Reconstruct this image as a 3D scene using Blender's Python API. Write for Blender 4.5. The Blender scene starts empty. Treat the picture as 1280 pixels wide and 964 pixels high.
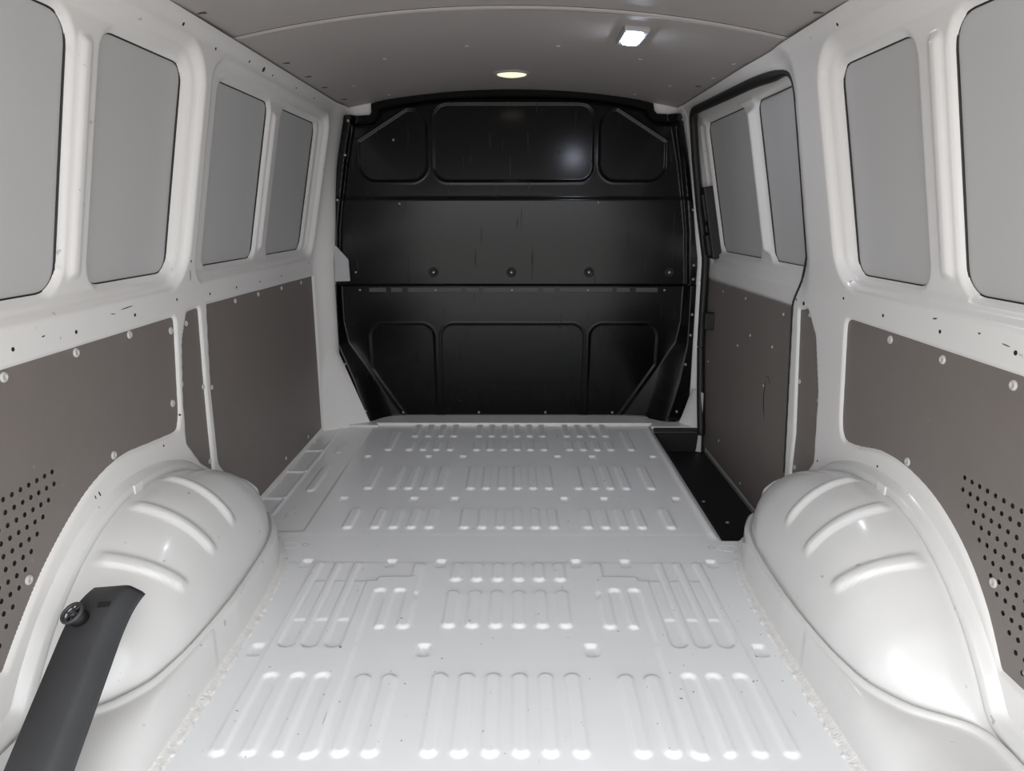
import bpy, bmesh, math, random
import numpy as np
from mathutils import Vector, Matrix
from mathutils.geometry import delaunay_2d_cdt

scene = bpy.context.scene
COL = scene.collection
random.seed(4)

# ------------------------------------------------------------------ camera
cam_d = bpy.data.cameras.new('camera')
cam = bpy.data.objects.new('camera', cam_d)
COL.objects.link(cam)
cam_d.sensor_fit = 'HORIZONTAL'
cam_d.sensor_width = 36.0
cam_d.lens = 889.0 / 1280.0 * 36.0
cam_d.clip_start = 0.02
cam.location = (0.011, 0.0, 0.921)
cam.rotation_euler = (math.radians(90.0) - math.atan(217 / 889.0), 0.0, math.atan(0.011 / 3.05))
scene.camera = cam

# ------------------------------------------------------------------ daylight
world = bpy.data.worlds.new('overcast_daylight')
scene.world = world
world.use_nodes = True
wn = world.node_tree
wn.nodes.clear()
w_out = wn.nodes.new('ShaderNodeOutputWorld')
w_bg = wn.nodes.new('ShaderNodeBackground')
w_tc = wn.nodes.new('ShaderNodeTexCoord')
w_sep = wn.nodes.new('ShaderNodeSeparateXYZ')
w_map = wn.nodes.new('ShaderNodeMapRange')
w_ramp = wn.nodes.new('ShaderNodeValToRGB')
w_map.inputs['From Min'].default_value = -0.25
w_map.inputs['From Max'].default_value = 0.25
w_ramp.color_ramp.elements[0].color = (0.56, 0.545, 0.53, 1)     # pale paved yard
w_ramp.color_ramp.elements[0].position = 0.35
w_ramp.color_ramp.elements[1].color = (0.95, 0.975, 1.0, 1)      # overcast sky
w_ramp.color_ramp.elements[1].position = 0.62
wn.links.new(w_tc.outputs['Generated'], w_sep.inputs[0])
wn.links.new(w_sep.outputs['Z'], w_map.inputs['Value'])
wn.links.new(w_map.outputs[0], w_ramp.inputs[0])
wn.links.new(w_ramp.outputs[0], w_bg.inputs['Color'])
wn.links.new(w_bg.outputs[0], w_out.inputs[0])
w_bg.inputs['Strength'].default_value = 1.6

portal_d = bpy.data.lights.new('tailgate_opening_portal', 'AREA')
portal_d.shape = 'RECTANGLE'
portal_d.size = 1.75
portal_d.size_y = 1.55
portal_d.cycles.is_portal = True
portal = bpy.data.objects.new('tailgate_opening_portal', portal_d)
COL.objects.link(portal)
portal.location = (0, 0.40, 0.66)
portal.rotation_euler = (math.radians(90), 0, 0)      # faces into the van (+Y)

vs_ = scene.view_settings
vs_.view_transform = 'Standard'
vs_.look = 'None'
vs_.exposure = 1.27
vs_.gamma = 1.0
vs_.use_curve_mapping = False
scene.cycles.max_bounces = 12
scene.cycles.diffuse_bounces = 8
scene.cycles.glossy_bounces = 4
scene.cycles.sample_clamp_indirect = 6.0
scene.cycles.use_denoising = True
scene.cycles.caustics_reflective = False
scene.cycles.caustics_refractive = False


# ------------------------------------------------------------------ materials
def new_mat(name):
    m = bpy.data.materials.new(name)
    m.use_nodes = True
    return m, m.node_tree, m.node_tree.nodes['Principled BSDF']


def add(nt, kind, **kw):
    n = nt.nodes.new(kind)
    for k, v in kw.items():
        n.inputs[k].default_value = v
    return n


def mat(name, col, rough=0.4, metal=0.0, vary=0.0, vscale=6.0, bump=0.0, bscale=60.0, coat=0.0, specks=0.0,
        speck_col=(0.03, 0.03, 0.03), sscale=50.0, streak=0.0, spec=0.5, scratch=0.0):
    """procedural paint / plastic: colour noise, orange-peel or grain bump, sparse dirt specks, streaks and scratches"""
    m, nt, b = new_mat(name)
    b.inputs['Roughness'].default_value = rough
    b.inputs['Metallic'].default_value = metal
    b.inputs['Specular IOR Level'].default_value = spec
    if coat:
        b.inputs['Coat Weight'].default_value = coat
        b.inputs['Coat Roughness'].default_value = 0.12
    tc = nt.nodes.new('ShaderNodeTexCoord')
    n1 = add(nt, 'ShaderNodeTexNoise', Scale=vscale, Detail=5.0)
    nt.links.new(tc.outputs['Object'], n1.inputs['Vector'])
    mix = nt.nodes.new('ShaderNodeMix')
    mix.data_type = 'RGBA'
    lo = tuple(max(0, c * (1 - vary)) for c in col) + (1,)
    hi = tuple(min(1, c * (1 + vary)) for c in col) + (1,)
    mix.inputs[6].default_value = lo
    mix.inputs[7].default_value = hi
    nt.links.new(n1.outputs['Fac'], mix.inputs[0])
    last = mix.outputs[2]

    def over(fac_socket, colour):
        nonlocal last
        mm = nt.nodes.new('ShaderNodeMix')
        mm.data_type = 'RGBA'
        mm.inputs[7].default_value = tuple(colour) + (1,)
        nt.links.new(last, mm.inputs[6])
        nt.links.new(fac_socket, mm.inputs[0])
        last = mm.outputs[2]

    def band(sock, a, c, top):
        r = nt.nodes.new('ShaderNodeMapRange')
        r.interpolation_type = 'SMOOTHSTEP'
        r.inputs['From Min'].default_value = a
        r.inputs['From Max'].default_value = c
        r.inputs['To Max'].default_value = top
        nt.links.new(sock, r.inputs['Value'])
        return r.outputs[0]

    if specks:
        n2 = add(nt, 'ShaderNodeTexNoise', Scale=sscale, Detail=2.0)
        nt.links.new(tc.outputs['Object'], n2.inputs['Vector'])
        over(band(n2.outputs['Fac'], 0.735, 0.765, specks), speck_col)
    if scratch:
        mp = nt.nodes.new('ShaderNodeMapping')
        mp.inputs['Scale'].default_value = (90, 7, 60)
        mp.inputs['Rotation'].default_value = (0.3, 0.2, 0.5)
        n3 = add(nt, 'ShaderNodeTexNoise', Scale=1.0, Detail=1.0)
        nt.links.new(tc.outputs['Object'], mp.inputs['Vector'])
        nt.links.new(mp.outputs[0], n3.inputs['Vector'])
        over(band(n3.outputs['Fac'], 0.80, 0.83, scratch), speck_col)
    if streak:
        mp = nt.nodes.new('ShaderNodeMapping')
        mp.inputs['Scale'].default_value = (55, 55, 3)
        n4 = add(nt, 'ShaderNodeTexNoise', Scale=1.0, Detail=3.0)
        nt.links.new(tc.outputs['Object'], mp.inputs['Vector'])
        nt.links.new(mp.outputs[0], n4.inputs['Vector'])
        over(band(n4.outputs['Fac'], 0.62, 0.75, streak), tuple(min(1, c * 0.3) for c in col))
        rr = band(n4.outputs['Fac'], 0.64, 0.72, 1.0)
        rm = nt.nodes.new('ShaderNodeMapRange')
        rm.inputs['To Min'].default_value = rough
        rm.inputs['To Max'].default_value = min(1, rough + 0.24)
        nt.links.new(rr, rm.inputs['Value'])
        nt.links.new(rm.outputs[0], b.inputs['Roughness'])
    nt.links.new(last, b.inputs['Base Color'])
    if bump:
        n5 = add(nt, 'ShaderNodeTexNoise', Scale=bscale, Detail=3.0)
        nt.links.new(tc.outputs['Object'], n5.inputs['Vector'])
        bp = nt.nodes.new('ShaderNodeBump')
        bp.inputs['Strength'].default_value = bump
        bp.inputs['Distance'].default_value = 0.002
        nt.links.new(n5.outputs['Fac'], bp.inputs['Height'])
        nt.links.new(bp.outputs[0], b.inputs['Normal'])
    return m


def glow(name, col, strength):
    m, nt, b = new_mat(name)
    b.inputs['Base Color'].default_value = tuple(col) + (1,)
    b.inputs['Emission Color'].default_value = tuple(col) + (1,)
    b.inputs['Emission Strength'].default_value = strength
    b.inputs['Roughness'].default_value = 0.3
    return m


M = dict(
    white=mat('white_body_paint', (0.745, 0.73, 0.712), 0.28, vary=0.02, coat=0.25, specks=0.5, sscale=38, scratch=0.35,
              speck_col=(0.30, 0.28, 0.26)),
    arch=mat('white_paint_arch_dimmed', (0.68, 0.675, 0.665), 0.24, vary=0.02, coat=0.35, specks=0.5, sscale=38, scratch=0.35,  # same white as the floor, darkened to imitate weaker light on the arches
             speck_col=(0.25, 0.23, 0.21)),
    floor=mat('white_paint_floor_brightened', (0.85, 0.86, 0.87), 0.30, vary=0.03, coat=0.2, specks=0.75, sscale=75,  # same white as the arches, lightened to imitate stronger light on the floor
              speck_col=(0.10, 0.09, 0.08), scratch=0.4),
    lining=mat('grey_lining_board', (0.178, 0.157, 0.146), 0.50, vary=0.07, vscale=14, bump=0.12, bscale=500,
               specks=0.25, sscale=45, speck_col=(0.45, 0.42, 0.40)),
    ply=mat('plywood_edge', (0.50, 0.32, 0.16), 0.6, vary=0.2, vscale=40),
    headliner=mat('grey_headliner_board', (0.37, 0.345, 0.333), 0.50, vary=0.04, vscale=3, bump=0.05, bscale=300),
    skin=mat('grey_primed_skin', (0.485, 0.48, 0.475), 0.45, vary=0.03, vscale=3),
    black=mat('black_satin_steel', (0.0022, 0.0022, 0.0024), 0.19, vary=0.15, vscale=4, bump=0.03, bscale=40, streak=0.7, spec=0.25,
              specks=0.3, sscale=60, speck_col=(0.03, 0.03, 0.03)),
    trim=mat('black_trim_plastic', (0.042, 0.043, 0.046), 0.48, vary=0.12, vscale=20, bump=0.25, bscale=700,
             specks=0.2, sscale=60, speck_col=(0.12, 0.12, 0.12)),
    step=mat('black_step_plastic', (0.008, 0.008, 0.0085), 0.55, vary=0.1, bump=0.2, bscale=300, specks=0.5, sscale=55,
             speck_col=(0.3, 0.3, 0.3)),
    rubber=mat('black_rubber', (0.007, 0.007, 0.0075), 0.55, vary=0.1, bump=0.1, bscale=200),
    hole=mat('dark_hole_shade_plug', (0.006, 0.006, 0.006), 0.8),  # dark tone for plugs and scuffs; also imitates shade inside holes
    sealant=mat('white_seam_sealant', (0.80, 0.79, 0.77), 0.6, vary=0.08, vscale=90, bump=1.0, bscale=190, specks=0.5,
                sscale=120, speck_col=(0.25, 0.22, 0.18)),
    cap=mat('grey_plastic_cap', (0.50, 0.49, 0.475), 0.45, vary=0.05),
    steel=mat('zinc_bolt', (0.45, 0.45, 0.45), 0.35, metal=0.9, vary=0.1),
    tag=mat('pale_grey_foam', (0.42, 0.42, 0.43), 0.8, vary=0.06, vscale=30),
    bezel=mat('lamp_bezel', (0.33, 0.33, 0.34), 0.4, vary=0.03),
    warm=glow('warm_lamp_lens', (1.0, 0.95, 0.66), 0.38),
    led=glow('cool_led_lens', (0.80, 0.85, 1.0), 36.0),
)


# ------------------------------------------------------------------ mesh helpers
def finish(name, me, m, parent=None, smooth=True):
    me.materials.clear()
    me.materials.append(M[m])
    if smooth:
        me.polygons.foreach_set('use_smooth', np.ones(len(me.polygons), dtype=bool))
    me.update()
    o = bpy.data.objects.new(name, me)
    COL.objects.link(o)
    o.parent = parent
    return o


def tag(o, label=None, cat=None, group=None, kind=None):
    if label: o['label'] = label
    if cat: o['category'] = cat
    if group: o['group'] = group
    if kind: o['kind'] = kind
    return o


def empty(name, loc=(0, 0, 0)):
    o = bpy.data.objects.new(name, None)
    o.empty_display_size = 0.05
    COL.objects.link(o)
    o.location = loc
    return o


def sstep(a, b, x):
    t = np.clip((x - a) / (b - a), 0, 1)
    return t * t * (3 - 2 * t)


def rrect(u, v, u0, u1, v0, v1, r):
    """signed distance to a rounded rectangle, negative inside"""
    qx = np.abs(u - (u0 + u1) / 2) - (u1 - u0) / 2 + r
    qy = np.abs(v - (v0 + v1) / 2) - (v1 - v0) / 2 + r
    return np.minimum(np.maximum(qx, qy), 0) + np.hypot(np.maximum(qx, 0), np.maximum(qy, 0)) - r


def capsule(u, v, ua, va, ub, vb, r):
    dx, dy = ub - ua, vb - va
    L = dx * dx + dy * dy + 1e-12
    t = np.clip(((u - ua) * dx + (v - va) * dy) / L, 0, 1)
    return np.hypot(u - ua - t * dx, v - va - t * dy) - r


def polysdf(u, v, P):
    d = np.full(u.shape, 1e9)
    inside = np.zeros(u.shape, bool)
    n = len(P)
    for i in range(n):
        ax, ay = P[i]
        bx, by = P[(i + 1) % n]
        ex, ey = bx - ax, by - ay
        t = np.clip(((u - ax) * ex + (v - ay) * ey) / (ex * ex + ey * ey + 1e-12), 0, 1)
        d = np.minimum(d, np.hypot(u - ax - t * ex, v - ay - t * ey))
        c = (ay > v) != (by > v)
        with np.errstate(divide='ignore', invalid='ignore'):
            xi = ax + (v - ay) / (by - ay + 1e-15) * ex
        inside ^= c & (u < xi)
    return np.where(inside, -d, d)


def fillet(P, R, n=7):
    """round the corners of a polygon; R is a radius or one per corner"""
    out = []
    N = len(P)
    for i in range(N):
        r = R[i] if isinstance(R, (list, tuple)) else R
        p = Vector(P[i]); a = Vector(P[i - 1]) - p; b = Vector(P[(i + 1) % N]) - p
        la, lb = a.length, b.length
        a.normalize(); b.normalize()
        ang = math.acos(max(-1, min(1, a.dot(b))))
        if r <= 0 or ang > 3.1:
            out.append((p.x, p.y)); continue
        t = min(r / math.tan(ang / 2), la * 0.48, lb * 0.48)
        p0, p2 = p + a * t, p + b * t
        for k in range(n):
            s = k / (n - 1)
            q = p0 * (1 - s) ** 2 + p * 2 * s * (1 - s) + p2 * s * s
            out.append((q.x, q.y))
    return out


def grid_mesh(name, X, Y, Z, keep=None, flip=False):
    nu, nv = X.shape
    co = np.stack([X, Y, Z], -1).reshape(-1, 3)
    idx = np.arange(nu * nv).reshape(nu, nv)
    q = np.stack([idx[:-1, :-1], idx[1:, :-1], idx[1:, 1:], idx[:-1, 1:]], -1).reshape(-1, 4)
    if keep is not None:
        k = keep.reshape(-1)
        q = q[k[q].all(1)]
    if flip:
        q = q[:, ::-1]
    used = np.unique(q)
    re = np.full(nu * nv, -1)
    re[used] = np.arange(len(used))
    q = re[q]; co = co[used]
    me = bpy.data.meshes.new(name)
    me.vertices.add(len(co))
    me.vertices.foreach_set('co', co.astype(np.float32).ravel())
    me.loops.add(q.size)
    me.loops.foreach_set('vertex_index', q.astype(np.int32).ravel())
    me.polygons.add(len(q))
    me.polygons.foreach_set('loop_start', np.arange(0, q.size, 4, dtype=np.int32))
    me.update(calc_edges=True)
    me.validate()
    return me


def sheet(name, us, vs, pos, m, parent=None, cuts=(), flip=False):
    """height-field sheet over (u,v); every cut is a signed distance, negative where the sheet is removed; edges snap to it"""
    U, V = np.meshgrid(us, vs, indexing='ij')
    U, V = U.copy(), V.copy()
    cell = max(us[1] - us[0], vs[1] - vs[0])
    keep = np.ones(U.shape, bool)
    for f in cuts:
        for _ in range(3):
            s = f(U, V)
            near = np.abs(s) < cell * 0.72
            e = 1e-4
            gu = (f(U + e, V) - f(U - e, V)) / (2 * e)
            gv = (f(U, V + e) - f(U, V - e)) / (2 * e)
            gl = gu * gu + gv * gv + 1e-9
            U = np.where(near, U - s * gu / gl, U)
            V = np.where(near, V - s * gv / gl, V)
        keep &= f(U, V) > -cell * 0.12
    X, Y, Z = pos(U, V)
    return finish(name, grid_mesh(name, X, Y, Z, keep, flip), m, parent)


def plate(name, outline, place, thick, m, parent=None, holes=(), edge_m=None):
    """flat board: outline and holes in (u,v); place(u,v,w) gives the point, w from 0 (face) to thick (back)"""
    pts, edges = [], []
    loops = [list(outline)] + [list(h) for h in holes]
    for L in loops:
        b = len(pts)
        pts += [Vector(p) for p in L]
        edges += [(b + i, b + (i + 1) % len(L)) for i in range(len(L))]
    vs, es, fs, _, _, _ = delaunay_2d_cdt(pts, edges, [], 1, 1e-7)
    V2 = np.array([(v.x, v.y) for v in vs])
    cen = np.array([V2[list(f)].mean(0) for f in fs])
    ok = polysdf(cen[:, 0], cen[:, 1], loops[0]) < 0
    for h in loops[1:]:
        ok &= polysdf(cen[:, 0], cen[:, 1], h) > 0
    fs = [f for f, k in zip(fs, ok) if k]
    n = len(V2)
    verts = [place(x, y, 0) for x, y in V2] + [place(x, y, thick) for x, y in V2]
    faces = [tuple(f) for f in fs] + [tuple(i + n for i in reversed(f)) for f in fs]
    cnt = {}
    for f in fs:
        for a, c in zip(f, f[1:] + f[:1]):
            cnt[(a, c)] = 1
    nf = len(faces)
    rim = []
    for a, c in list(cnt):
        if (c, a) not in cnt:
            faces.append((c, a, a + n, c + n))
            rim.append(1 if a < len(loops[0]) and c < len(loops[0]) else 2)
    me = bpy.data.meshes.new(name)
    me.from_pydata(verts, [], faces)
    bm = bmesh.new(); bm.from_mesh(me)
    bmesh.ops.recalc_face_normals(bm, faces=bm.faces[:])
    bm.to_mesh(me); bm.free()
    o = finish(name, me, m, parent, smooth=False)
    if edge_m:
        me.materials.append(M[edge_m])
        me.materials.append(M['hole'])  # hole rims coloured dark to imitate the shade inside
        for p, r_ in zip(me.polygons[nf:], rim):
            p.material_index = r_
    return o


def tube_mesh(name, path, r, closed=False, seg=8, squash=1.0):
    P = [Vector(p) for p in path]
    n = len(P)
    verts, faces = [], []
    ref = Vector((0, 0, 1))
    for i, p in enumerate(P):
        a = P[i - 1] if (i > 0 or closed) else P[i]
        b = P[(i + 1) % n] if (i < n - 1 or closed) else P[i]
        t = (b - a).normalized()
        s = t.cross(ref)
        if s.length < 0.15:
            s = t.cross(Vector((1, 0, 0)))
        s.normalize()
        w = s.cross(t)
        rr = r[i] if isinstance(r, (list, tuple)) else r
        for k in range(seg):
            an = 2 * math.pi * k / seg
            verts.append(p + s * math.cos(an) * rr + w * math.sin(an) * rr * squash)
    m = n if closed else n - 1
    for i in range(m):
        j = (i + 1) % n
        for k in range(seg):
            l = (k + 1) % seg
            faces.append((i * seg + k, i * seg + l, j * seg + l, j * seg + k))
    if not closed:
        faces.append(tuple(range(seg)))
        faces.append(tuple(range((n - 1) * seg + seg - 1, (n - 1) * seg - 1, -1)))
    me = bpy.data.meshes.new(name)
    me.from_pydata([tuple(v) for v in verts], [], faces)
    bm = bmesh.new(); bm.from_mesh(me)
    bmesh.ops.recalc_face_normals(bm, faces=bm.faces[:])
    bm.to_mesh(me); bm.free()
    return me


def tube(name, path, r, m, parent=None, closed=False, seg=8, squash=1.0):
    return finish(name, tube_mesh(name, path, r, closed, seg, squash), m, parent)


def lathe_mesh(name, prof, seg=16):
    """profile of (radius, height) turned about +Z, closed by caps"""
    verts, faces = [], []
    for r, h in prof:
        for k in range(seg):
            a = 2 * math.pi * k / seg
            verts.append((r * math.cos(a), r * math.sin(a), h))
    for i in range(len(prof) - 1):
        for k in range(seg):
            l = (k + 1) % seg
            faces.append((i * seg + k, i * seg + l, (i + 1) * seg + l, (i + 1) * seg + k))
    faces.append(tuple(reversed(range(seg))))
    faces.append(tuple(range((len(prof) - 1) * seg, len(prof) * seg)))
    me = bpy.data.meshes.new(name)
    me.from_pydata(verts, [], faces)
    return me


def box_bm(bm, x0, x1, y0, y1, z0, z1, bev=0.0):
    r = bmesh.ops.create_cube(bm, size=1)
    for v in r['verts']:
        v.co = Vector(((x0 + x1) / 2 + v.co.x * (x1 - x0), (y0 + y1) / 2 + v.co.y * (y1 - y0), (z0 + z1) / 2 + v.co.z * (z1 - z0)))
    if bev:
        es = {e for v in r['verts'] for e in v.link_edges}
        bmesh.ops.bevel(bm, geom=list(es), offset=bev, segments=2, affect='EDGES', profile=0.5)


def boxes(name, L, m, parent=None, bev=0.003):
    bm = bmesh.new()
    for b in L:
        box_bm(bm, *b, bev=bev)
    me = bpy.data.meshes.new(name)
    bm.to_mesh(me); bm.free()
    return finish(name, me, m, parent, smooth=False)


def put(name, me, loc, direction, parent, m, spin=0.0, scale=1.0):
    """one more object on shared mesh data, its +Z turned to direction"""
    o = bpy.data.objects.new(name, me)
    if not me.materials:
        me.materials.append(M[m])
    COL.objects.link(o)
    q = Vector(direction).to_track_quat('Z', 'Y')
    o.rotation_mode = 'QUATERNION'
    o.rotation_quaternion = q @ Matrix.Rotation(spin, 3, 'Z').to_quaternion()
    o.location = loc
    o.scale = (scale,) * 3
    o.parent = parent
    return o


def smooth_mesh(me, m):
    me.materials.append(M[m])
    me.polygons.foreach_set('use_smooth', np.ones(len(me.polygons), dtype=bool))
    return me


CAP = smooth_mesh(lathe_mesh('screw_cap_mesh', [(0.0092, 0), (0.0092, 0.0012), (0.0078, 0.0032), (0.0045, 0.0042), (0.0040, 0.0030), (0.001, 0.0030)], 14), 'cap')
PLUG = smooth_mesh(lathe_mesh('plug_mesh', [(0.0038, -0.002), (0.0038, 0.0006), (0.001, 0.0008)], 10), 'hole')
BOLT = smooth_mesh(lathe_mesh('bolt_mesh', [(0.0075, 0), (0.0075, 0.002), (0.0048, 0.0022), (0.0045, 0.006), (0.001, 0.0062)], 10), 'steel')
GROM = smooth_mesh(lathe_mesh('grommet_mesh', [(0.021, 0), (0.021, 0.003), (0.018, 0.006), (0.013, 0.006), (0.012, 0.002), (0.001, 0.002)], 20), 'rubber')
STUD = smooth_mesh(lathe_mesh('ceiling_stud_mesh', [(0.010, 0), (0.010, 0.002), (0.006, 0.004), (0.001, 0.0045)], 12), 'bezel')


# ------------------------------------------------------------------ side walls of the van
BELT = 0.72
ZTOP = 1.336


def pillar_x(z):
    """inner face of pillars and rails: upright below the belt line, leaning in above it"""
    k = 0.012
    t = (z - BELT) / k
    sp = k * np.where(t > 30, t, np.log1p(np.exp(np.minimum(t, 30))))
    return 0.82 - 0.20 * sp


BEAD = 0.0


def wall_x(y, z, bays, wins, lows, pillar_front=True, dividers=()):
    x = pillar_x(z)
    for (y0, y1, z0, z1, r, soft) in bays:
        s = -rrect(y, z, y0, y1, z0, z1, r)
        x = x + 0.021 * sstep(0.0, soft * 0.62, s) + 0.010 * sstep(soft * 0.68, soft, s)
    for (y0, y1, z0, z1, r) in wins:
        d = rrect(y, z, y0, y1, z0, z1, r)
        k = 1 - sstep(0.0, 0.012, d)
        x = x * (1 - k) + (0.8620 - 0.2 * (z - BELT)) * k
    for (y0, y1, z0, z1) in dividers:      # pressed stiffening pad between two windows
        d = rrect(y, z, y0, y1, z0, z1, 0.012)
        x = x - 0.009 * (1 - sstep(-0.012, 0.006, d))
    for P in lows:
        d = polysdf(y, z, P)
        x = x + 0.010 * sstep(0.0, 0.010, -d)
    # roof rail rolls inwards at the very top
    x = x - 0.012 * sstep(1.30, ZTOP, z)
    # front pillar turns in towards the bulkhead
    w = (sstep(2.945, 3.06, y) if pillar_front else sstep(3.03, 3.06, y) * 0.5)
    x = x - w * (0.050 * (1 - sstep(0.7, 1.2, z)) + 0.012)
    return x


WZ0, WZ1 = 0.777, 1.250


def curve(P, n=10):
    out = []
    Q = [P[0]] + list(P) + [P[-1]]
    for i in range(1, len(Q) - 2):
        a, b, c, d = (Vector(q) for q in Q[i - 1:i + 3])
        for k in range(n):
            t = k / n
            v = 0.5 * ((2 * b) + (c - a) * t + (2 * a - 5 * b + 4 * c - d) * t * t + (3 * b - a - 3 * c + d) * t ** 3)
            out.append((v.x, v.y))
    out.append(tuple(P[-1]))
    return out


# left side
L_BAYS = [(0.45, 1.806, 0.735, 1.298, 0.10, 0.034), (1.838, 2.945, 0.735, 1.290, 0.07, 0.034)]
L_WINS = [(0.70, 1.330, WZ0, WZ1, 0.055), (1.425, 1.762, WZ0, WZ1, 0.045), (1.955, 2.345, WZ0, WZ1, 0.035), (2.462, 2.875, WZ0, WZ1, 0.040)]
L_DIV = [(1.352, 1.388, 0.80, 1.225), (2.372, 2.405, 0.80, 1.225)]
L_REAR = [(0.50, 0.676)] + fillet([(1.60, 0.6775), (1.737, 0.678), (1.715, 0.50)], [0, 0.022, 0])[1:-1] + curve([(1.706, 0.440), (1.694, 0.408), (1.668, 0.391), (1.560, 0.400), (1.440, 0.411), (1.340, 0.397), (1.250, 0.362), (1.150, 0.302), (1.070, 0.235), (1.018, 0.185)]) + [(0.50, 0.185)]
L_STRIP = fillet([(1.792, 0.678), (1.876, 0.684), (1.862, 0.450), (1.858, 0.215), (1.780, 0.270), (1.712, 0.350), (1.722, 0.470), (1.750, 0.610)],
                 [0.03, 0.02, 0.1, 0.008, 0.05, 0.02, 0.1, 0.1])
L_FRONT = fillet([(1.912, 0.684), (2.958, 0.670), (2.958, 0.004), (2.110, 0.004), (2.020, 0.080), (1.882, 0.235), (1.885, 0.450)],
                 [0.014, 0.01, 0.01, 0.02, 0.06, 0.04, 0.1])
# right side
R_BAYS = [(0.45, 1.793, 0.735, 1.298, 0.10, 0.034)]
R_WINS = [(0.70, 1.322, WZ0 - 0.004, WZ1 - 0.006, 0.055), (1.435, 1.749, WZ0 - 0.004, WZ1 - 0.006, 0.045)]
R_DIV = [(1.347, 1.383, 0.80, 1.225)]
R_REAR = [(0.50, 0.668)] + fillet([(1.60, 0.674), (1.737, 0.675), (1.715, 0.50)], [0, 0.03, 0])[1:-1] + curve([(1.706, 0.430), (1.694, 0.392), (1.665, 0.371), (1.600, 0.378), (1.500, 0.400), (1.400, 0.401), (1.290, 0.378), (1.190, 0.328), (1.110, 0.258), (1.048, 0.172)]) + [(0.50, 0.172)]
R_STRIP = fillet([(2.028, 0.655), (1.962, 0.668), (1.890, 0.600), (1.838, 0.450), (1.822, 0.260), (1.905, 0.165), (1.978, 0.165), (1.975, 0.30)],
                 [0.006, 0.03, 0.05, 0.1, 0.03, 0.02, 0.02, 0.1])
OPEN = fillet([(1.992, 1.282), (2.935, 1.300), (2.985, 1.14), (3.030, 0.92), (3.046, 0.66), (3.040, 0.36), (2.985, 0.12), (2.945, 0.0), (2.945, -0.30), (2.010, -0.30), (2.020, 0.16), (2.075, 0.66), (2.045, 0.73), (2.022, 0.80)][::-1],
              [0.02, 0.05, 0.05, 0.02, 0.0, 0.0, 0.1, 0.1, 0.2, 0.2, 0.2, 0.2, 0.06, 0.07], n=9)


def opening_cut(u, v):
    return polysdf(u, v, OPEN)


ys = np.arange(0.42, 3.1001, 0.0055)
zs = np.arange(-0.02, ZTOP + 0.0001, 0.0055)
zs[-1] = ZTOP


def lx(y, z): return wall_x(y, z, L_BAYS, L_WINS, [L_REAR, L_STRIP, L_FRONT], True, L_DIV)


def rx(y, z):
    x = wall_x(y, z, R_BAYS, R_WINS, [R_REAR, R_STRIP], False, R_DIV)
    # jamb of the sliding door turns outwards towards the opening
    d = polysdf(y, z, OPEN)
    return x + 0.022 * (1 - sstep(0.0, 0.085, d)) * sstep(0.66, 0.8, z) * (1 - sstep(2.02, 2.30, y)) + 0.008 * (1 - sstep(0, 0.012, d))


def win_cut(w):
    return lambda u, v: rrect(u, v, *w)




def cavity(P):
    return lambda u, v: np.maximum(rrect(u, v, 0.80, 1.235, 0.21, 0.482, 0.02), polysdf(u, v, P) + 0.018)


wall_left = sheet('wall_left', ys, zs, lambda u, v: (-lx(u, v), u, v), 'white', cuts=[win_cut(w) for w in L_WINS] + [cavity(L_REAR)], flip=True)
tag(wall_left, 'white painted inner side wall with four blanked windows, facing the sliding door', 'wall', kind='structure')
wall_right = sheet('wall_right', ys, zs, lambda u, v: (rx(u, v), u, v), 'white', cuts=[win_cut(w) for w in R_WINS] + [opening_cut, cavity(R_REAR)])
tag(wall_right, 'white painted inner side wall around the sliding door opening', 'wall', kind='structure')


def one(f, y, z):
    return float(f(np.array([[float(y)]]), np.array([[float(z)]]))[0, 0])


# outer skin seen through each window cut-out, with its black sealant bead
def window_blank(name, w, sgn, off, parent=None, label=None):
    y0, y1, z0, z1, r = w
    us = np.linspace(y0 - 0.05, y1 + 0.05, 24)
    vs = np.linspace(z0 - 0.035, z1 + 0.035, 24)
    o = sheet(name, us, vs, lambda u, v: (sgn * (0.8642 + off - 0.2 * (v - BELT) + 0.0015 * np.sin((v - z0) / (z1 - z0) * math.pi)), u, v), 'skin', parent,
              flip=(sgn < 0))
    P = fillet([(y0, z0), (y1, z0), (y1, z1), (y0, z1)], r, 8)
    path = [(sgn * (0.8632 + off - 0.2 * (z - BELT)), y, z) for y, z in P]
    tube('window_seal', path, 0.0022, 'rubber', o if parent is None else o, closed=True, seg=6)
    if label:
        tag(o, label, 'window panel', kind='structure')
    return o


WL = ['wide grey blanked window panel above the perforated lining, facing the door side',
      'narrow grey blanked window panel behind the centre pillar, on the wall without a door',
      'grey blanked window panel ahead of the centre pillar, facing the sliding door',
      'grey blanked window panel beside the bulkhead, on the wall without a door',
      'wide grey blanked window panel above the perforated lining, on the sliding door side',
      'narrow grey blanked window panel behind the sliding door pillar']
for k, w in enumerate(L_WINS):
    window_blank('window_%d' % (k + 1), w, -1, 0.0, None, WL[k])
for k, w in enumerate(R_WINS):
    window_blank('window_%d' % (k + 5), w, 1, 0.0, None, WL[k + 4])


# clip holes, plugs and screw caps sit on the sheet they belong to
def on_wall(side, y, z):
    f = lx if side < 0 else rx
    x = one(f, y, z)
    e = 0.004
    ny = (one(f, y + e, z) - one(f, y - e, z)) / (2 * e)
    nz = (one(f, y, z + e) - one(f, y, z - e)) / (2 * e)
    n = Vector((-1, ny, nz)).normalized()
    return Vector((side * x, y, z)), Vector((side * n.x, n.y, n.z))


def plugs(side, wall, pts):
    for (y, z, s) in pts:
        p, n = on_wall(side, y, z)
        put('clip_hole', PLUG, p, n, wall, 'hole', scale=s)


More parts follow.
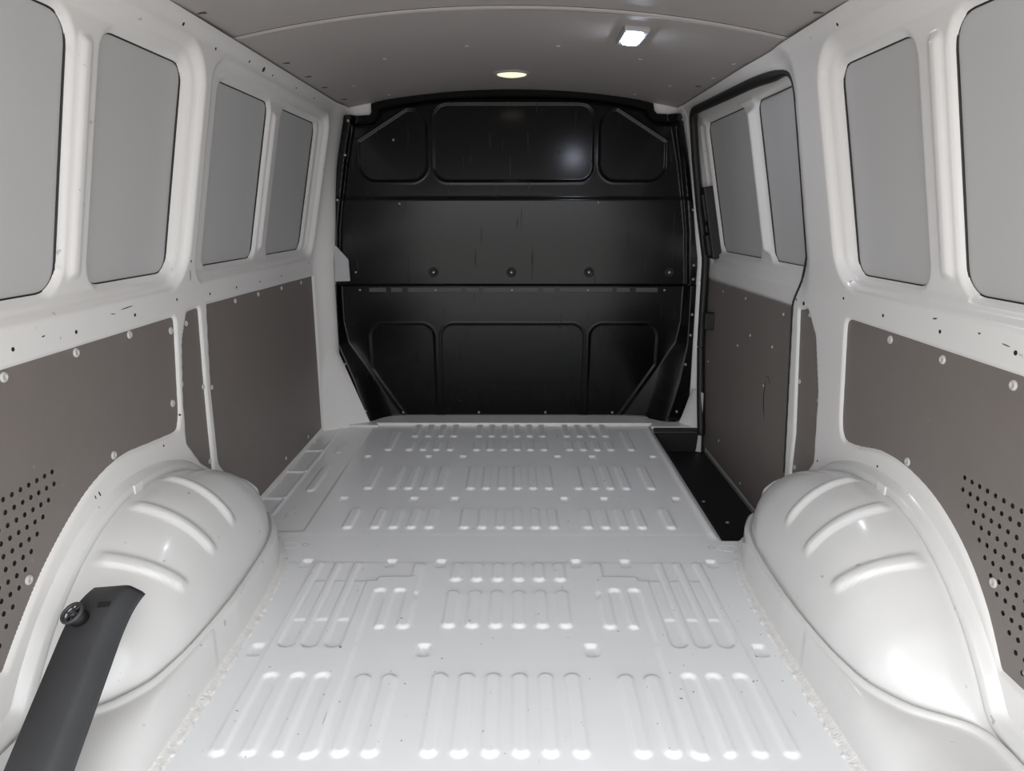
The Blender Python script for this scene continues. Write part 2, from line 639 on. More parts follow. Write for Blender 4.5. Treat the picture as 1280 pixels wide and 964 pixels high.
plugs(-1, wall_left, [(1.33, 0.700, 1), (1.545, 0.702, 1), (1.745, 0.712, 0.9), (1.155, 0.70, 1), (1.94, 0.704, 1), (2.13, 0.702, 1), (2.33, 0.700, 0.9), (2.55, 0.70, 0.9),
                      (2.05, 1.312, 1), (2.16, 1.312, 2.0), (2.24, 1.310, 0.9), (2.47, 1.312, 0.9), (2.68, 1.312, 0.9), (1.66, 1.312, 1.1), (1.84, 1.30, 1.0),
                      (1.385, 0.935, 0.8), (1.70, 0.43, 0.7), (1.60, 0.383, 0.8), (2.90, 0.72, 0.8)])
plugs(1, wall_right, [(1.555, 0.700, 1), (1.340, 0.700, 1), (1.13, 0.70, 1.1), (1.75, 0.715, 1), (1.99, 0.672, 1.6), (2.045, 0.676, 0.9), (1.66, 1.31, 1), (1.80, 0.275, 0.8), (1.50, 0.37, 0.8)])



def scuffs(side, wall, pts):
    for (y, z, lx_m, lz_m, turn) in pts:
        p, n = on_wall(side, y, z)
        o = put('scuff_mark', PLUG, p - n * 0.0002, n, wall, 'hole', spin=turn)
        o.scale = (lx_m / 0.0076, lz_m / 0.0076, 0.6)


scuffs(-1, wall_left, [(1.515, 0.722, 0.050, 0.0022, 0.05), (1.46, 0.716, 0.018, 0.0018, -0.15), (1.815, 0.765, 0.004, 0.030, 0.25), (1.812, 0.80, 0.008, 0.006, 0.6),
                       (1.235, 0.708, 0.010, 0.0025, 0.1), (1.33, 0.372, 0.004, 0.014, 0.5), (1.315, 0.371, 0.003, 0.011, 0.4)])
scuffs(1, wall_right, [(1.360, 0.722, 0.016, 0.003, 0.2), (1.225, 0.716, 0.008, 0.003, 0.0), (1.155, 0.708, 0.022, 0.002, -0.1), (1.735, 0.758, 0.012, 0.0025, 0.5)])

# ------------------------------------------------------------------ lining boards on the walls
def board(side, P, label, holes=(), edge='lining', group=None):
    x = 0.8262
    o = plate('lining_panel', P, lambda u, v, w: (side * (x + w), u, v), 0.0030, 'lining', None, holes, edge)
    tag(o, label, 'lining panel', group)
    return o


def screws(o, side, pts, x=0.8262, s=1.0):
    for (y, z) in pts:
        put('screw_cap', CAP, (side * x, y, z), (-side, 0, 0), o, 'cap', spin=random.uniform(0, 3), scale=s)


def hexhole(y, z, r=0.0046):
    return [(y + r * math.cos(a * math.pi / 5), z + r * math.sin(a * math.pi / 5)) for a in range(10)]


def perforation(P, ytop, ztop):
    H = []
    for row in range(14):
        z = ztop - 0.0229 * row
        start = ytop - 0.0212 * max(0, row - 1)
        for k in range(26):
            y = start - 0.0212 * k
            if y < 0.80:
                break
            if polysdf(np.array([y]), np.array([z]), P)[0] < -0.011:
                H.append(hexhole(y, z))
    return H


b1 = board(-1, L_REAR, 'large grey lining board with drilled holes above the wheel arch, facing the sliding door', perforation(L_REAR, 1.211, 0.4635))
screws(b1, -1, [(1.330, 0.660), (1.524, 0.662), (1.132, 0.658), (0.93, 0.658), (1.677, 0.466), (1.405, 0.4275), (1.108, 0.305), (1.71, 0.64)])
b2 = board(-1, L_STRIP, 'narrow grey lining strip on the centre pillar facing the sliding door', edge='ply')
screws(b2, -1, [(1.853, 0.464), (1.795, 0.645), (1.735, 0.50), (1.845, 0.255)], s=0.8)
b3 = board(-1, L_FRONT, 'long dark grey lining board between centre pillar and bulkhead')
screws(b3, -1, [(2.126, 0.662), (2.323, 0.660), (2.56, 0.655), (2.80, 0.652), (2.464, 0.044), (2.75, 0.035), (1.905, 0.45)], s=0.8)
b4 = board(1, R_REAR, 'large grey lining board with drilled holes, behind the sliding door pillar', perforation(R_REAR, 1.214, 0.4535))
screws(b4, 1, [(1.524, 0.652), (1.329, 0.648), (1.131, 0.646), (0.93, 0.645), (1.397, 0.418), (1.098, 0.3085)])
b5 = board(1, R_STRIP, 'narrow grey lining strip with a bare plywood edge beside the sliding door', edge='ply')
screws(b5, 1, [(1.955, 0.645), (1.955, 0.20), (1.845, 0.43), (1.98, 0.45)], s=0.75)


# ------------------------------------------------------------------ ribbed steel floor
def floor_z(x, y):
    z = np.zeros_like(x)
    soft = 0.0075

    def up(d, h):
        nonlocal z
        z = np.maximum(z, h * (1 - sstep(-soft, 0.001, d)))

    def down(d, h):
        nonlocal z
        z = z - h * (1 - sstep(-soft * 0.8, 0.001, d))

    R = 0.0172
    cen = [-0.140, -0.086, -0.032, 0.022, 0.075, 0.129]
    lef = [-0.409, -0.354, -0.300, -0.246]
    rig = [0.232, 0.286, 0.340, 0.395]
    HR = 0.0065

    def row(xs, ya, yb, h=HR, r=R):
        for c in xs:
            up(capsule(x, y, c, ya + r, c, yb - r, r), h)
    row(cen + lef + rig, 2.850, 3.10)
    row(cen + lef + rig, 2.675, 2.805)
    row([-0.492, 0.477], 2.675, 2.930)
    row(cen + lef + rig + [-0.492, 0.480], 2.270, 2.500)
    row(cen + lef + rig + [-0.492, 0.482], 1.960, 2.112)
    row([-0.686], 2.655, 2.755, 0.005)
    row([-0.688], 2.262, 2.510, 0.005)
    row(cen, 1.650, 1.748)
    row(cen, 1.440, 1.605)
    row(cen, 1.046, 1.278)
    row([-0.296, -0.243, 0.237, 0.290], 1.046, 1.274)
    for s in (-1, 1):
        sx = x * s * -1 + (0.0 if s < 0 else 0.0)       # mirrored side plates; x positive outwards
        off = 0.0 if s > 0 else 0.014                   # the pressing is not quite centred
        ax = np.abs(x) + off
        side = (x * s < 0) if s > 0 else (x > 0)
        pl = np.full_like(x, 1e3)
        pl = np.minimum(pl, rrect(ax, y, 0.330, 0.527, 1.10, 1.655, 0.01))
        for c in (0.411, 0.463, 0.511):
            pl = np.minimum(pl, capsule(ax, y, c, 1.60, c, 1.735, 0.0165))
        for c, r in ((0.352, 0.022), (0.400, 0.0175), (0.456, 0.0175), (0.510, 0.0175)):
            pl = np.minimum(pl, capsule(ax, y, c, 1.20, c, 1.064, r))
        # inner tongue beside the centre ribs
        tg = rrect(ax, y, 0.232, 0.345, 1.52, 1.676, 0.012)
        tg = np.minimum(tg, capsule(ax, y, 0.243, 1.60, 0.243, 1.733, 0.0165))
        for c in (0.244, 0.299):
            tg = np.minimum(tg, capsule(ax, y, c, 1.56, c, 1.455, 0.0175))
        pl = np.minimum(pl, tg)
        for c in (0.385, 0.436, 0.487):
            pl = np.maximum(pl, -capsule(ax, y, c, 1.80, c, 1.380, 0.0135))
        for c in (0.378, 0.428, 0.483):
            pl = np.maximum(pl, -capsule(ax, y, c, 1.255, c, 0.98, 0.0115))
        for c in (0.273, 0.322):
            pl = np.maximum(pl, -capsule(ax, y, c, 1.592, c, 1.38, 0.0110))
        half = np.full_like(x, 1e3)
        for c in (0.385, 0.436, 0.487):
            half = np.minimum(half, rrect(ax, y, c - 0.016, c + 0.016, 1.470, 1.655, 0.006))
        up(np.where((x < 0) if s > 0 else (x > 0), half, 1e3), 0.0028)
        pl = np.where((x < 0) if s > 0 else (x > 0), pl, 1e3)
        up(pl, 0.0055)
    # square dimples
    for yc, xs_ in ((2.602, (-0.556, -0.322, -0.188, 0.178, 0.311, 0.547)), (2.186, (-0.552, -0.320, -0.186, 0.176, 0.308, 0.545)),
                    (1.750, (-0.550, -0.321, -0.187, 0.178, 0.310, 0.543)), (1.359, (-0.548, -0.185, 0.178, 0.543))):
        for c in xs_:
            down(rrect(x, y, c - 0.0145, c + 0.0145, yc - 0.022, yc + 0.022, 0.007), 0.007)
    # cross step over the chassis member and its lap line
    z = z - 0.0006 * (1 - sstep(1.915, 1.936, y)) + 0.0008 * (1 - sstep(1.752, 1.756, y))
    # outer sill plate along the side without a door
    z = z - 0.0045 * (1 - sstep(-0.622, -0.611, x)) * sstep(1.94, 1.96, y)
    z = z + 0.004 * np.exp(-((x + 0.750) / 0.006) ** 2) * sstep(1.96, 1.98, y)
    for yc in (2.684, 2.450, 2.202):
        z = z + 0.006 * np.exp(-((y - yc) / 0.005) ** 2) * (1 - sstep(-0.752, -0.746, x))
    # rolled edge towards the door step
    z = z + 0.005 * np.exp(-((x - 0.592) / 0.010) ** 2) * sstep(1.89, 1.93, y) * (1 - sstep(2.95, 2.99, y))
    z = z - 0.012 * sstep(0.600, 0.616, x) * sstep(1.885, 1.91, y)
    return z


STEPCUT = fillet([(0.616, 1.895), (1.2, 1.895), (1.2, 2.965), (0.616, 2.965)], [0.03, 0, 0, 0.01])
fx = np.arange(-0.846, 0.8461, 0.0032)
fy = np.arange(0.985, 3.0901, 0.0040)
floor = sheet('floor', fx, fy, lambda u, v: (u, v, floor_z(u, v)), 'floor', cuts=[lambda u, v: polysdf(u, v, STEPCUT)])
tag(floor, 'white painted ribbed steel load floor', 'floor', kind='structure')
sheet('floor_edge', np.linspace(-0.846, 0.846, 30), np.linspace(0.42, 0.985, 12), lambda u, v: (u, v, 0 * u - 0.002), 'floor', floor)
# white up-stand under the bulkhead, drain plugs and lashing eyes
boxes('bulkhead_sill', [(-0.60, 0.62, 3.022, 3.150, -0.004, 0.0125)], 'white', floor, 0.003)
boxes('bulkhead_sill', [(-0.72, -0.59, 3.000, 3.150, -0.004, 0.0085), (0.61, 0.80, 2.985, 3.150, -0.004, 0.007)], 'white', floor, 0.003)
EYE = smooth_mesh(lathe_mesh('drain_plug_mesh', [(0.012, -0.001), (0.012, 0.002), (0.009, 0.003), (0.004, 0.002), (0.001, 0.002)], 16), 'hole')
for px, py in ((-0.584, 1.860), (0.568, 1.846)):
    put('drain_plug', EYE, (px, py, -0.0035), (0, 0, 1), floor, 'hole')
    ex_ = px + (-0.045 if px < 0 else 0.045)
    path = [(ex_ + 0.030 * math.cos(a), py - 0.004 + 0.018 * math.sin(a), -0.002) for a in np.linspace(0, 2 * math.pi, 24, endpoint=False)]
    tube('lashing_recess_rim', path, 0.0022, 'floor', floor, closed=True, seg=6)
    put('lashing_slot', EYE, (ex_, py - 0.004, -0.004), (0, 0, 1), floor, 'hole', scale=0.7)


# ------------------------------------------------------------------ wheel arches
def arch(side, label):
    root = empty('wheel_arch', (side * 0.7, 1.42, 0))
    tag(root, label, 'wheel arch', 'white wheel arches')
    root_inv = Matrix.Translation(root.location).inverted()
    n_phi, n_s = 240, 110
    yc = 1.44

    WP = [(1.945, 0.035), (1.905, 0.085), (1.850, 0.155), (1.775, 0.232), (1.690, 0.288), (1.590, 0.322), (1.480, 0.338), (1.380, 0.337), (1.285, 0.312),
          (1.200, 0.271), (1.115, 0.208), (1.055, 0.140), (1.020, 0.088), (0.960, 0.086), (0.80, 0.084)]
    WT = [0.0, 0.055, 0.12, 0.19, 0.27, 0.35, 0.43, 0.51, 0.59, 0.67, 0.76, 0.84, 0.90, 0.94, 1.0]
    # foot of the skirt on the floor, and foot of the dome on the skirt
    BP = [(0.815, 1.985), (0.760, 1.960), (0.712, 1.925), (0.668, 1.868), (0.632, 1.790), (0.610, 1.70), (0.601, 1.58), (0.597, 1.45), (0.598, 1.30), (0.600, 1.16), (0.602, 1.05), (0.604, 0.98), (0.607, 0.92), (0.612, 0.87), (0.63, 0.76)]
    CP = [(0.812, 1.960), (0.765, 1.940), (0.722, 1.902), (0.682, 1.845), (0.649, 1.772), (0.631, 1.69), (0.624, 1.58), (0.621, 1.46), (0.621, 1.34), (0.628, 1.235), (0.650, 1.135), (0.705, 1.062), (0.800, 1.018), (0.803, 0.950), (0.803, 0.80)]
    ph = np.linspace(0, 1, n_phi)

    def resample(Q):
        a = np.interp(ph, WT, [q[0] for q in Q]); b = np.interp(ph, WT, [q[1] for q in Q])
        for _ in range(40):
            a[1:-1] = (a[:-2] + 2 * a[1:-1] + a[2:]) / 4
            b[1:-1] = (b[:-2] + 2 * b[1:-1] + b[2:]) / 4
        return a, b
    Wy, Wz = resample(WP)
    W = np.stack([Wy, Wz], -1)
    bx, by = resample(BP)
    cx_, cy_ = resample(CP)
    ss = np.linspace(0, 1, n_s)
    X = np.zeros((n_phi, n_s)); Y = X.copy(); Z = X.copy()
    for i, p in enumerate(ph):
        wy_, wz = W[i]
        wx_ = 0.803
        sk = 0.022 + 0.066 * float(sstep(0.0, 0.20, p))          # height of the skirt
        gap = math.hypot(cx_[i] - bx[i], cy_[i] - by[i]) + 1e-6
        ledge = min(0.026, gap * 0.85)
        ex, ey = cx_[i] - bx[i], cy_[i] - by[i]
        for j, s in enumerate(ss):
            if s < 0.20:                                   # upright skirt, battered where it runs out at the back
                t = s / 0.20
                k = max(0.0, 1 - ledge / gap)
                h = k * (1 - math.cos(t * math.pi / 2)) if gap > 0.05 else k * t
                X[i, j] = bx[i] + ex * h; Y[i, j] = by[i] + ey * h
                Z[i, j] = sk * (math.sin(t * math.pi / 2) if gap > 0.05 else t)
            elif s < 0.34:                                 # rounded ledge carrying the dome
                t = (s - 0.20) / 0.14
                h = 1 - ledge / gap * (1 - t)
                X[i, j] = bx[i] + ex * h; Y[i, j] = by[i] + ey * h
                Z[i, j] = sk + 0.0085 * math.sin(math.pi * min(1, t * 1.1)) - 0.002 * t * (t > 0.9)
            else:
                t = (s - 0.34) / 0.66
                q = t * math.pi / 2
                e = 0.90
                h = 1 - math.cos(q) ** e
                X[i, j] = cx_[i] + (wx_ - cx_[i]) * h
                Y[i, j] = cy_[i] + (wy_ - cy_[i]) * h
                Z[i, j] = sk - 0.001 + (max(wz, sk) - sk + 0.001) * math.sin(q) ** e
    # pressed ribs running over the dome: displacement along the surface normal
    P_ = np.stack([X, Y, Z], -1)
    du = np.gradient(P_, axis=0); dv = np.gradient(P_, axis=1)
    N = np.cross(du, dv)
    N /= (np.linalg.norm(N, axis=-1, keepdims=True) + 1e-9)
    if N[n_phi // 2, int(n_s * 0.7), 2] < 0:
        N = -N
    PH, SS = np.meshgrid(ph, ss, indexing='ij')
    disp = np.zeros_like(PH)
    TT = np.clip((SS - 0.34) / 0.66, 0, 1)
    for y0_, k_, t0 in ((1.515, 0.035, 0.34), (1.372, 0.070, 0.32), (1.232, 0.095, 0.34)):
        a = (Y - (y0_ + k_ * (1 - TT) ** 1.6))
        prof = sstep(-0.017, -0.010, a) * (1 - sstep(0.002, 0.017, a))
        disp += 0.0075 * prof * sstep(t0 - 0.05, t0 + 0.06, TT) * (1 - sstep(0.88, 0.97, TT))
    a = PH - (0.185 + 0.03 * (1 - TT))
    disp += 0.007 * (1 - sstep(0.006, 0.014, np.abs(a))) * sstep(0.28, 0.40, TT) * (1 - sstep(0.78, 0.92, TT))
    P_ = P_ + N * disp[..., None]
    me = grid_mesh('tub', side * P_[..., 0] - root.location.x, P_[..., 1] - root.location.y, P_[..., 2], None, flip=(side > 0))
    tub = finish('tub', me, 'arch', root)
    # weld flange between tub crest and wall, with a rolled lip
    fl, fl2 = [], []
    rows = [(-0.003, 0.803), (0.002, 0.7985), (0.014, 0.7985), (0.019, 0.802), (0.021, 0.812), (0.028, 0.8205)]
    Xf = np.zeros((n_phi, len(rows))); Yf = Xf.copy(); Zf = Xf.copy()
    for i in range(n_phi):
        a = W[max(0, i - 1)]; b = W[min(n_phi - 1, i + 1)]
        t = np.array([b[0] - a[0], b[1] - a[1]]); t /= np.linalg.norm(t) + 1e-9
        nrm = np.array([t[1], -t[0]])
        if nrm[1] < 0 and abs(nrm[1]) > 0.05: nrm = -nrm
        if abs(nrm[1]) <= 0.05 and nrm[0] * (W[i][0] - yc) < 0: nrm = -nrm
        for j, (o_, x_) in enumerate(rows):
            Xf[i, j] = side * x_ - root.location.x
            Yf[i, j] = W[i][0] + nrm[0] * o_ - root.location.y
            Zf[i, j] = W[i][1] + nrm[1] * o_
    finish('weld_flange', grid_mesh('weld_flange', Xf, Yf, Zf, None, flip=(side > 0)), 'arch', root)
    # seam sealant along the foot
    st = np.zeros((n_phi, 7, 3))
    rnd = np.random.RandomState(3)
    for i in range(n_phi):
        nx, ny = cx_[i] - bx[i], cy_[i] - by[i]
        d = max(math.hypot(nx, ny), 1e-6); nx, ny = -nx / d, -ny / d
        if ph[i] > 0.38: nx, ny = -1.0, 0.0
        wob = 0.0015 * math.sin(i * 1.7) + 0.0012 * rnd.randn()
        for j, (o_, h_) in enumerate(((-0.004, 0.016), (-0.001, 0.010), (0.004, 0.0065), (0.010, 0.0050), (0.016, 0.0045), (0.0185, 0.003), (0.020, -0.006))):
            st[i, j] = (bx[i] + nx * (o_ + wob * (j > 2)), by[i] + ny * (o_ + wob * (j > 2)), h_ + 0.0006 * rnd.randn() * (j > 0))
    finish('sealant_strip', grid_mesh('sealant_strip', side * st[..., 0] - root.location.x, st[..., 1] - root.location.y, st[..., 2], None, flip=(side < 0)), 'sealant', root)
    # little weld tab and plugs on the flange
    for p in ((0.36, 0.9), (0.44, 1.3)):
        i = int(p[0] * n_phi)
        put('clip_hole', PLUG, (side * 0.8005 - root.location.x, W[i][0] - root.location.y, W[i][1] + 0.008), (-side, 0, 0.15), root, 'hole', scale=p[1])
    i = int(0.47 * n_phi)
    tab = boxes('weld_tab', [(-0.003, 0.003, -0.017, 0.017, -0.016, 0.016)], 'white', root, 0.002)
    tab.location = (side * 0.799 - root.location.x, W[i][0] - root.location.y, W[i][1] + 0.002)
    return root, W, bx, by


archL = arch(-1, 'glossy white wheel arch under the black plastic trim bar')
archR = arch(1, 'glossy white wheel arch beside the sliding door step')


# ------------------------------------------------------------------ sliding door, its seal and step
door = empty('door_1', (0.87, 2.48, -0.1))
tag(door, 'white sliding side door with two blanked windows and a cracked grey lining', 'door', kind='structure')
DOFF = Vector(door.location)
D_WINS = [(1.975, 2.362, WZ0 - 0.012, WZ1 + 0.006, 0.035), (2.470, 2.945, WZ0 - 0.012, WZ1 + 0.006, 0.040)]


def door_x(y, z):
    x = 0.836 - 0.20 * 0.012 * np.log1p(np.exp(np.minimum((z - BELT) / 0.012, 40)))
    x = np.where((z - BELT) / 0.012 > 39, 0.836 - 0.2 * (z - BELT), x)
    s = -rrect(y, z, 1.80, 3.05, 0.700, 1.310, 0.06)
    x = x + 0.018 * sstep(0.0, 0.045, s) + 0.011 * sstep(0.05, 0.06, s)
    for w in D_WINS:
        d = rrect(y, z, *w)
        k = 1 - sstep(0.0, 0.012, d)
        x = x * (1 - k) + (0.8770 - 0.2 * (z - BELT)) * k
    d = rrect(y, z, 2.378, 2.414, 0.79, 1.235, 0.010)
    x = x - 0.016 * (1 - sstep(-0.012, 0.006, d))
    x = x + 0.010 * (1 - sstep(0.645, 0.655, z))
    return x


def door_pos(u, v):
    return door_x(u, v) - DOFF.x, u - DOFF.y, v - DOFF.z


sheet('door_skin', np.arange(1.93, 3.24, 0.0065), np.arange(-0.12, 1.335, 0.0065), door_pos, 'white', door, cuts=[win_cut(w) for w in D_WINS] + [lambda u, v: rrect(u, v, 2.20, 2.36, 0.20, 0.45, 0.03)])
for w in D_WINS:
    o = window_blank('window_panel', w, 1, 0.0150, door)
    o.location = -DOFF
crack = [(2.2815, 0.392), (2.289, 0.360), (2.2935, 0.325), (2.284, 0.290), (2.262, 0.245), (2.277, 0.290), (2.2865, 0.325), (2.284, 0.360)]
crack2 = [(2.280, 0.394), (2.262, 0.402), (2.236, 0.372), (2.262, 0.397)]
DL = fillet([(1.965, 0.648), (3.150, 0.640), (3.150, -0.070), (1.965, -0.075)], [0.01, 0.02, 0.10, 0.02], 10)
dl = plate('lining_panel', DL, lambda u, v, w: (0.8385 + w - DOFF.x, u - DOFF.y, v - DOFF.z), 0.0035, 'lining', door, [crack, crack2], 'cap')
dl['label'] = 'dark grey lining board with a torn crack'
for (y, z) in [(2.18, 0.615), (2.55, 0.62), (2.83, 0.615), (2.60, 0.44), (2.47, 0.50), (2.25, 0.50), (2.75, 0.02), (2.45, -0.045), (2.98, 0.30), (2.30, 0.36)]:
    put('screw_cap', CAP, (0.8385 - DOFF.x, y - DOFF.y, z - DOFF.z), (-1, 0, 0), dl, 'cap', scale=0.55)
# latch block on the leading edge and the lower catch
lat = boxes('latch', [(-0.018, 0.03, -0.118, 0.10, 0.00, 0.290)], 'rubber', door, 0.006)
boxes('latch_cover', [(-0.026, -0.014, -0.105, -0.02, 0.155, 0.265), (-0.030, -0.014, -0.10, 0.08, 0.015, 0.10), (-0.024, -0.014, -0.09, -0.03, 0.11, 0.14)], 'rubber', lat, 0.004)
lat.location = (0.842 - DOFF.x, 3.075 - DOFF.y, 0.735 - DOFF.z)
lat.rotation_euler = (0, math.radians(-11.3), 0)
boxes('catch', [(0.800 - DOFF.x, 0.842 - DOFF.x, 2.925 - DOFF.y, 2.965 - DOFF.y, 0.445 - DOFF.z, 0.515 - DOFF.z)], 'rubber', door, 0.004)
put('clip_hole', PLUG, (0.795 - DOFF.x, 3.02 - DOFF.y, 1.10 - DOFF.z), (-1, 0, -0.2), door, 'hole')

# rubber seal round the opening
P = [p for p in OPEN if p[1] > -0.09]
i0 = max(range(len(P)), key=lambda i: math.hypot(P[i][0] - P[i - 1][0], P[i][1] - P[i - 1][1]))
P = P[i0:] + P[:i0]
path = []
for a, b in zip(P, P[1:]):
    n = max(1, int(math.hypot(b[0] - a[0], b[1] - a[1]) / 0.03))
    for k in range(n):
        t = k / n
        path.append((a[0] + (b[0] - a[0]) * t, a[1] + (b[1] - a[1]) * t))
path.append(P[-1])
fr = [p for p in path]
pts3, rad = [], []
for (y, z) in fr:
    zc = min(z, ZTOP)
    k_ = float(sstep(2.02, 2.30, np.array(y)))
    x = (one(rx, y + 0.001, zc) - 0.0035) * (1 - k_) + (float(pillar_x(np.array(zc))) - 0.002 - 0.010 * float(sstep(1.29, ZTOP, np.array(zc)))) * k_
    pts3.append((x, y, z))
    front = float(sstep(2.0, 2.12, np.array(y))) if z > 0.75 else float(y > 2.5)
    rad.append(0.0045 + 0.0115 * front)
seal = tube('door_seal', pts3, rad, 'rubber', None, seg=10)
tag(seal, 'black rubber seal around the sliding door opening', 'door seal')

# black step tray below the door
root = empty('door_step', (0.74, 2.43, -0.11))
tag(root, 'black plastic step tray in the sliding door opening', 'door step')
o_ = Vector(root.location)
T0 = -0.105
tr = plate('tread', fillet([(0.622, 1.900), (0.675, 1.905), (0.735, 1.985), (0.862, 2.000), (0.862, 3.00), (0.622, 3.00)], 0.02), lambda u, v, w: (u - o_.x, v - o_.y, T0 - w - o_.z), 0.008, 'step', root)
boxes('riser', [(0.614, 0.626, 1.88, 2.985, T0, -0.012)], 'step', root, 0.003).location = -o_
boxes('end_wall', [(0.620, 0.672, 1.886, 1.900, T0, -0.006)], 'step', root, 0.003).location = -o_
boxes('end_wall', [(0.620, 0.850, 2.968, 2.984, T0, 0.004)], 'step', root, 0.003).location = -o_
boxes('tread_rib', [(0.846, 0.858, 1.90, 2.96, T0, T0 + 0.012)], 'rubber', root, 0.003).location = -o_
for (x, y) in ((0.70, 2.42), (0.735, 2.24), (0.655, 2.80)):
    put('screw_cap', CAP, (x - o_.x, y - o_.y, T0 - o_.z), (0, 0, 1), root, 'cap', scale=0.7)


# ------------------------------------------------------------------ bulkhead
BY = 3.060


def bulk_outline():
    top = [(x, 1.4145 - 0.058 * (abs(x) / 0.583) ** 2.6) for x in np.linspace(0.583, -0.583, 41)]
    right = [(0.705, -0.012), (0.752, 0.020), (0.789, 0.095), (0.798, 0.180), (0.800, 0.36), (0.795, 0.60), (0.778, 0.85), (0.742, 1.12), (0.722, 1.24), (0.712, 1.312), (0.600, 1.316), (0.588, 1.328)]
    left = [(-0.583, 1.322), (-0.590, 1.311), (-0.690, 1.307), (-0.700, 1.240), (-0.724, 1.12), (-0.765, 0.85), (-0.783, 0.60), (-0.792, 0.36), (-0.775, 0.300), (-0.735, 0.205), (-0.668, 0.000), (-0.600, 0.012)]
    return right + top + left + [(0.60, 0.012)]


BO = bulk_outline()
INNER_L = -0.62


def bulk_y(x, z):
    y = np.full_like(x, BY)
    d = -polysdf(x, z, BO)
    # bolted edge flange, then the pressed body; wide facets in the lower corners
    xo = np.where(x < 0, np.interp(z, [0, 0.1, 0.2, 0.36, 0.6, 0.85, 1.12, 1.3], [0.640, 0.672, 0.700, 0.758, 0.752, 0.735, 0.696, 0.662]),
                  np.interp(z, [0, 0.1, 0.2, 0.36, 0.6, 0.85, 1.12, 1.3], [0.695, 0.722, 0.745, 0.766, 0.764, 0.748, 0.712, 0.680]))
    xc = np.interp(z, [0, 0.07, 0.36, 0.45, 0.6, 0.85, 1.12, 1.3], [0.50, 0.545, 0.722, 0.738, 0.742, 0.724, 0.684, 0.645])
    xc = np.minimum(xc, xo - 0.012)
    y = y + 0.032 * np.clip((xo - np.abs(x)) / (xo - xc), 0, 1) * 1.0
    # overhang at mid height
    up = sstep(0.6135, 0.6165, z) * sstep(0.03, 0.05, d)
    y = y - 0.030 * up
    # lower half curves away towards the floor, middle band hangs back slightly
    y = y + 0.15 * np.maximum(0.60 - z, 0) ** 2 * sstep(0.0, 0.10, xo - np.abs(x))
    y = y + 0.085 * np.where(z > 0.615, np.maximum(0.97 - z, 0) ** 2, 0)
    # upper part leans away
    y = y + 0.088 * np.maximum(z - 0.975, 0) + 0.004 * sstep(0.965, 0.985, z)
    # pressed fields
    for q in ((-0.325, 0.338, 1.044, 1.352, 0.06), (-0.634, -0.350, 1.044, 1.330, 0.07), (0.360, 0.636, 1.044, 1.330, 0.07)):
        f = rrect(x, z, *q)
        if q[0] < -0.5 or q[0] > 0.34:      # outer fields are cut by the shoulder of the partition
            f = np.maximum(f, (np.abs(x) * 0.62 + z - 1.598) / 1.18)
        y = y + 0.004 * (1 - sstep(-0.005, 0.002, f)) - 0.0012 * np.exp(-((f - 0.004) / 0.004) ** 2)
    for q in ((-0.312, 0.316, -0.10, 0.444, 0.055), (-0.628, -0.341, -0.10, 0.444, 0.06), (0.340, 0.640, -0.10, 0.444, 0.06)):
        f = rrect(x, z, *q)
        if q[0] < -0.5 or q[0] > 0.33:
            f = np.maximum(f, (np.abs(x) * 0.9 - (z - 0.05) * 0.55 - 0.46) / 1.05)
        y = y + 0.003 * (1 - sstep(-0.005, 0.001, f)) - 0.0010 * np.exp(-((f - 0.003) / 0.003) ** 2)
    return y


bulk = empty('bulkhead', (0, BY, 0))
tag(bulk, 'black steel bulkhead partition closing off the load bay', 'bulkhead')
bxs = np.arange(-0.81, 0.8101, 0.0045)
bzs = np.arange(-0.02, 1.4281, 0.0042)
sheet('partition_sheet', bxs, bzs, lambda u, v: (u, bulk_y(u, v) - BY, v), 'black', bulk, cuts=[lambda u, v: -polysdf(u, v, BO)])


def on_bulk(x, z):
    return (x, one(bulk_y, x, z) - BY, z)


for x in (-0.336, -0.003, 0.329, 0.672):
    g = put('grommet', GROM, on_bulk(x, 0.670), (0, -1, 0), bulk, 'rubber')
    put('bolt', BOLT, (0, 0, 0.0015), (0, 0, 1), g, 'steel', scale=1.1)
for (x, z) in ((-0.669, 0.670), (-0.66, 0.592), (-0.331, 0.592), (0.0, 0.592), (0.329, 0.592), (0.66, 0.592), (-0.49, 1.21), (-0.47, 0.955), (0.36, 0.960)):
    put('bolt', BOLT, on_bulk(x, z), (0, -1, 0), bulk, 'steel', scale=0.75)
for (x, z) in ((-0.774, 0.67), (-0.772, 0.60), (-0.775, 0.485), (-0.735, 0.270), (-0.655, 0.055), (-0.673, 1.285), (-0.690, 1.15), (-0.728, 0.97),
               (-0.50, 0.027), (-0.153, 0.027), (0.153, 0.027), (0.46, 0.027), (0.735, 0.055), (0.762, 0.27), (0.776, 0.40), (0.778, 0.49), (0.776, 0.64), (0.774, 0.70), (0.757, 0.93), (0.70, 1.29)):
    put('bolt', BOLT, on_bulk(x, z), (0, -1, 0), bulk, 'steel', scale=0.85)
# perforated joining strip under the overhang
zz = 0.593
for k, (x0, x1) in enumerate(((-0.62, -0.545), (-0.525, -0.475), (-0.452, -0.215), (-0.198, -0.140), (-0.125, 0.115), (0.132, 0.186), (0.203, 0.435), (0.452, 0.51), (0.535, 0.63))):
    y0 = one(bulk_y, (x0 + x1) / 2, zz) - BY
    boxes('joint_strip', [(x0, x1, y0 - 0.003, y0 + 0.004, zz - 0.010, zz + 0.010)], 'trim', bulk, 0.0015)

